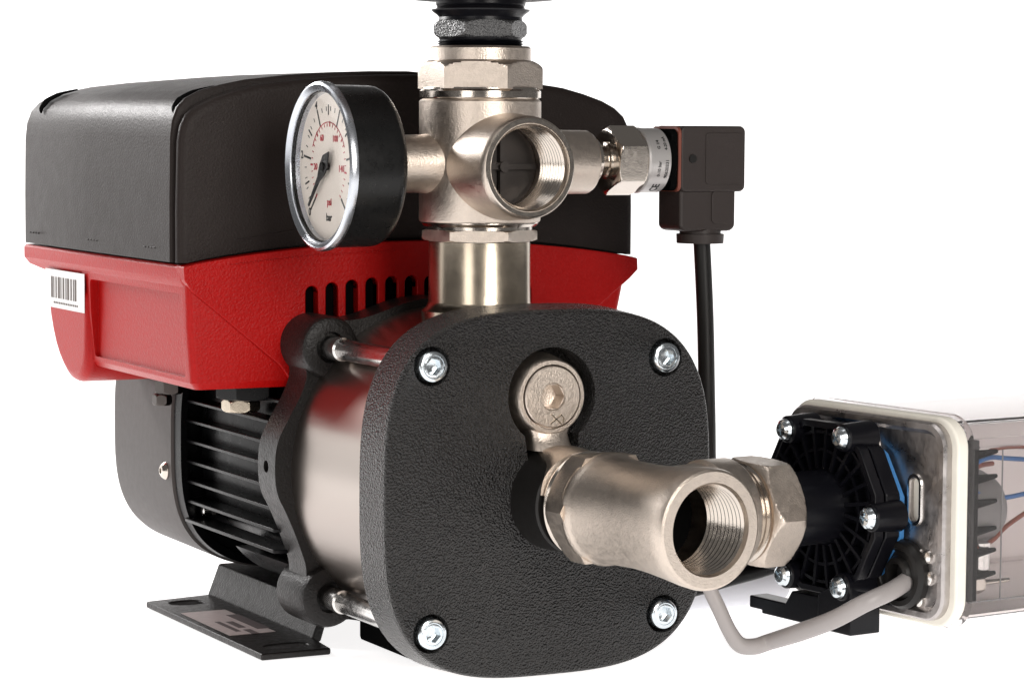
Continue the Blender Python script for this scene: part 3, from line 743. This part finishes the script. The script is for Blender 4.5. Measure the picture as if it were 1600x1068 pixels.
# cream seal
so = rrect(-75.4, 24, -40.6, 40, 12, 8)
bm = B(); prism(bm, 'x', so, 88.4, 94.0); seal = pl_('seal_rim', bm, 'cream', bevel=1.2, label='cream rubber seal between plate and clear cover')
bm = B(); prism(bm, 'x', rrect(-76.2, 24.8, -41.4, 40.8, 12, 8), 94.0, 96.2); pl_('cover_lip', bm, 'clear_box', bevel=.6)
# grommet
gc2 = (0, -48.5, -22)
bm = B(); lathe(bm, 'x', gc2, [(88, 13.6), (84.2, 13.6), (82.4, 12.2), (82.2, 10.2), (84, 9.2), (83.4, 7.4), (81.8, 6.4), (81.4, 4.6), (86, 4.0), (86, .5)], 64)
pl_('grommet', bm, 'smooth_black', sharp=30)
bm = B(); tube(bm, [(98, -36.5, -21.5), (89.5, -39.5, -24.2), (78, -42.0, -27.6), (66, -40, -31.8), (60, -29.5, -39.0), (56, -14, -46.0), (52.5, 0, -51.6), (46.5, 2, -53.2), (40.5, 3.5, -52.2), (36.5, 5, -46.7), (32.5, 7, -37.4), (30, 9, -30.6), (28, 11, -22), (27, 12, -14)], [3.5]*6+[3.2]*3+[2.9]*5, 24, 10)
ul('signal_cable', bm, 'grey_cable', label='grey cable bent under the tee')
bm = B(); tube(bm, [(84.2, -45.6, 2), (84, -41, -8), (83.6, -37.2, -14), (83.4, -34.4, -22), (83.4, -33.6, -26)], .8, 10); pl_('earth_wire', bm, 'green')
# clear cover
bm = B()
outer = rrect(-73.4, 22, -38.6, 38, 9, 8); inner = rrect(-71.8, 20.4, -37, 36.4, 7.6, 8)
x1 = 250
ring_loft(bm, [[pt('x', a, b, 96.2) for a, b in outer], [pt('x', a, b, x1) for a, b in outer], [pt('x', a, b, x1) for a, b in inner], [pt('x', a, b, 96.2) for a, b in inner]], cap=False, close=True)
nb = B(); prism(nb, 'x', outer, x1, x1+1.8); merge(bm, nb)
cc = pl_('clear_cover', bm, 'clear_box', sharp=35, label='smoky transparent cover')
bm = B(); prism(bm, 'x', [(-73.9, 28), (-73.4, 28), (-73.4, 32), (-74.6, 32)], 96.4, x1); pl_('cover_step', bm, 'clear_box', cc)
for z in (-30.5,):
    bm = B(); box(bm, 96.4, x1, -73.9, -73.45, z-.25, z+.25); pl_('mould_line', bm, 'grey_part', cc)
bm = B(); box(bm, 112.4, 112.9, -73.8, -73.45, -31, 27); pl_('mould_line', bm, 'grey_part', cc)
bm = B(); box(bm, 96.6, x1-1, 18.8, 20.0, -36.4, 35.8); nb = B(); box(nb, 96.6, x1-1, -70.5, 18.6, -36.8, -35.9); merge(bm, nb); pl_('grey_backing', bm, 'case_grey', cc)
# circuit board and its parts
bm = B(); box(bm, 97.0, 103.6, -70.2, -8, -31, 31); pcb = pl_('circuit_board', bm, 'deep_black', bevel=.4)
for z in (25, 15.5, 6, -4.5, -13, -22):
    bm = B(); tube(bm, [(102.4, -67.5, z), (106, -67.5, z), (115.5, -67, z+.6)], [2.0, 1.7, .8], 12, 3); pl_('pin', bm, 'deep_black', pcb)
bm = B(); lathe(bm, 'x', (0, -52, 2), [(101.5, 15), (119, 15), (124, 12.5), (125, 3)], 48); pl_('relay_coil', bm, 'grey_part', pcb, sharp=35)
bm = B(); lathe(bm, 'z', (112, -62, 0), [(-24, 1), (-23, 4.2), (-10, 4.2), (-9, 1)], 24); pl_('capacitor', bm, 'alu_bright', pcb)
bm = B(); hexa(bm, 'x', (0, -66, -25), 98.5, 109, 4.2, .8, 0, 48, 3); lathe(bm, 'x', (0, -66, -25), [(107, 1.2), (124, .8)], 12); pl_('terminal_screw', bm, 'machined', pcb, sharp=30)
for z in (12, -2, -16):
    bm = B(); box(bm, 94, 97.5, -72.2, -68.5, z-3, z+6); pl_('clip', bm, 'smooth_black', pcb, bevel=.4)
def wire(pts, m): 
    bm = B(); tube(bm, pts, .95, 12, 8); pl_('wire', bm, m, pcb)
wire([(99, -66, 16), (105, -67, 21.5), (113, -66, 23.2), (124, -64, 22.0), (150, -60, 19), (170, -50, 16)], 'blue_wire')
wire([(104, -64, 11), (112, -64, 8.6), (124, -63, 6.6), (150, -58, 8), (170, -50, 10)], 'blue_wire')
wire([(99, -66, 12.5), (106, -66, 19.6), (114, -64, 25.0), (126, -62, 26.2), (150, -58, 24), (170, -48, 20)], 'brown_wire')
wire([(102, -64, -10.6), (110, -64, -11.5), (118, -63, -9.5), (128, -61, -4.5), (150, -56, 2)], 'brown_wire')
wire([(99, -66, 14), (104, -66, 17.8), (110, -64, 20), (119, -61, 20)], 'brown_wire')

# ================================================================== things behind
hose = thing('black_hose', 'short black hose seen behind the tee between the front plate and the black flange', 'hose', (90, 60, -46))
bm = B(); tube(bm, [(78, 60, -58), (104, 60, -54.6), (122, 60, -51.4), (138, 60, -48.8), (152, 56, -44), (162, 46, -38)], 3.9, 20); finish('hose', bm, 'gloss_black', hose)
tubew = thing('pale_tube', 'pale grey plastic tube lying behind the tee, right of the front plate', 'pipe', (130, 100, -62))
bm = B(); lathe(bm, 'x', (0, 110, -65.6), [(90, 6), (90, 9), (178, 9), (181, 7.4), (182, 4)], 40); finish('tube', bm, 'pale_tube', tubew, sharp=30)
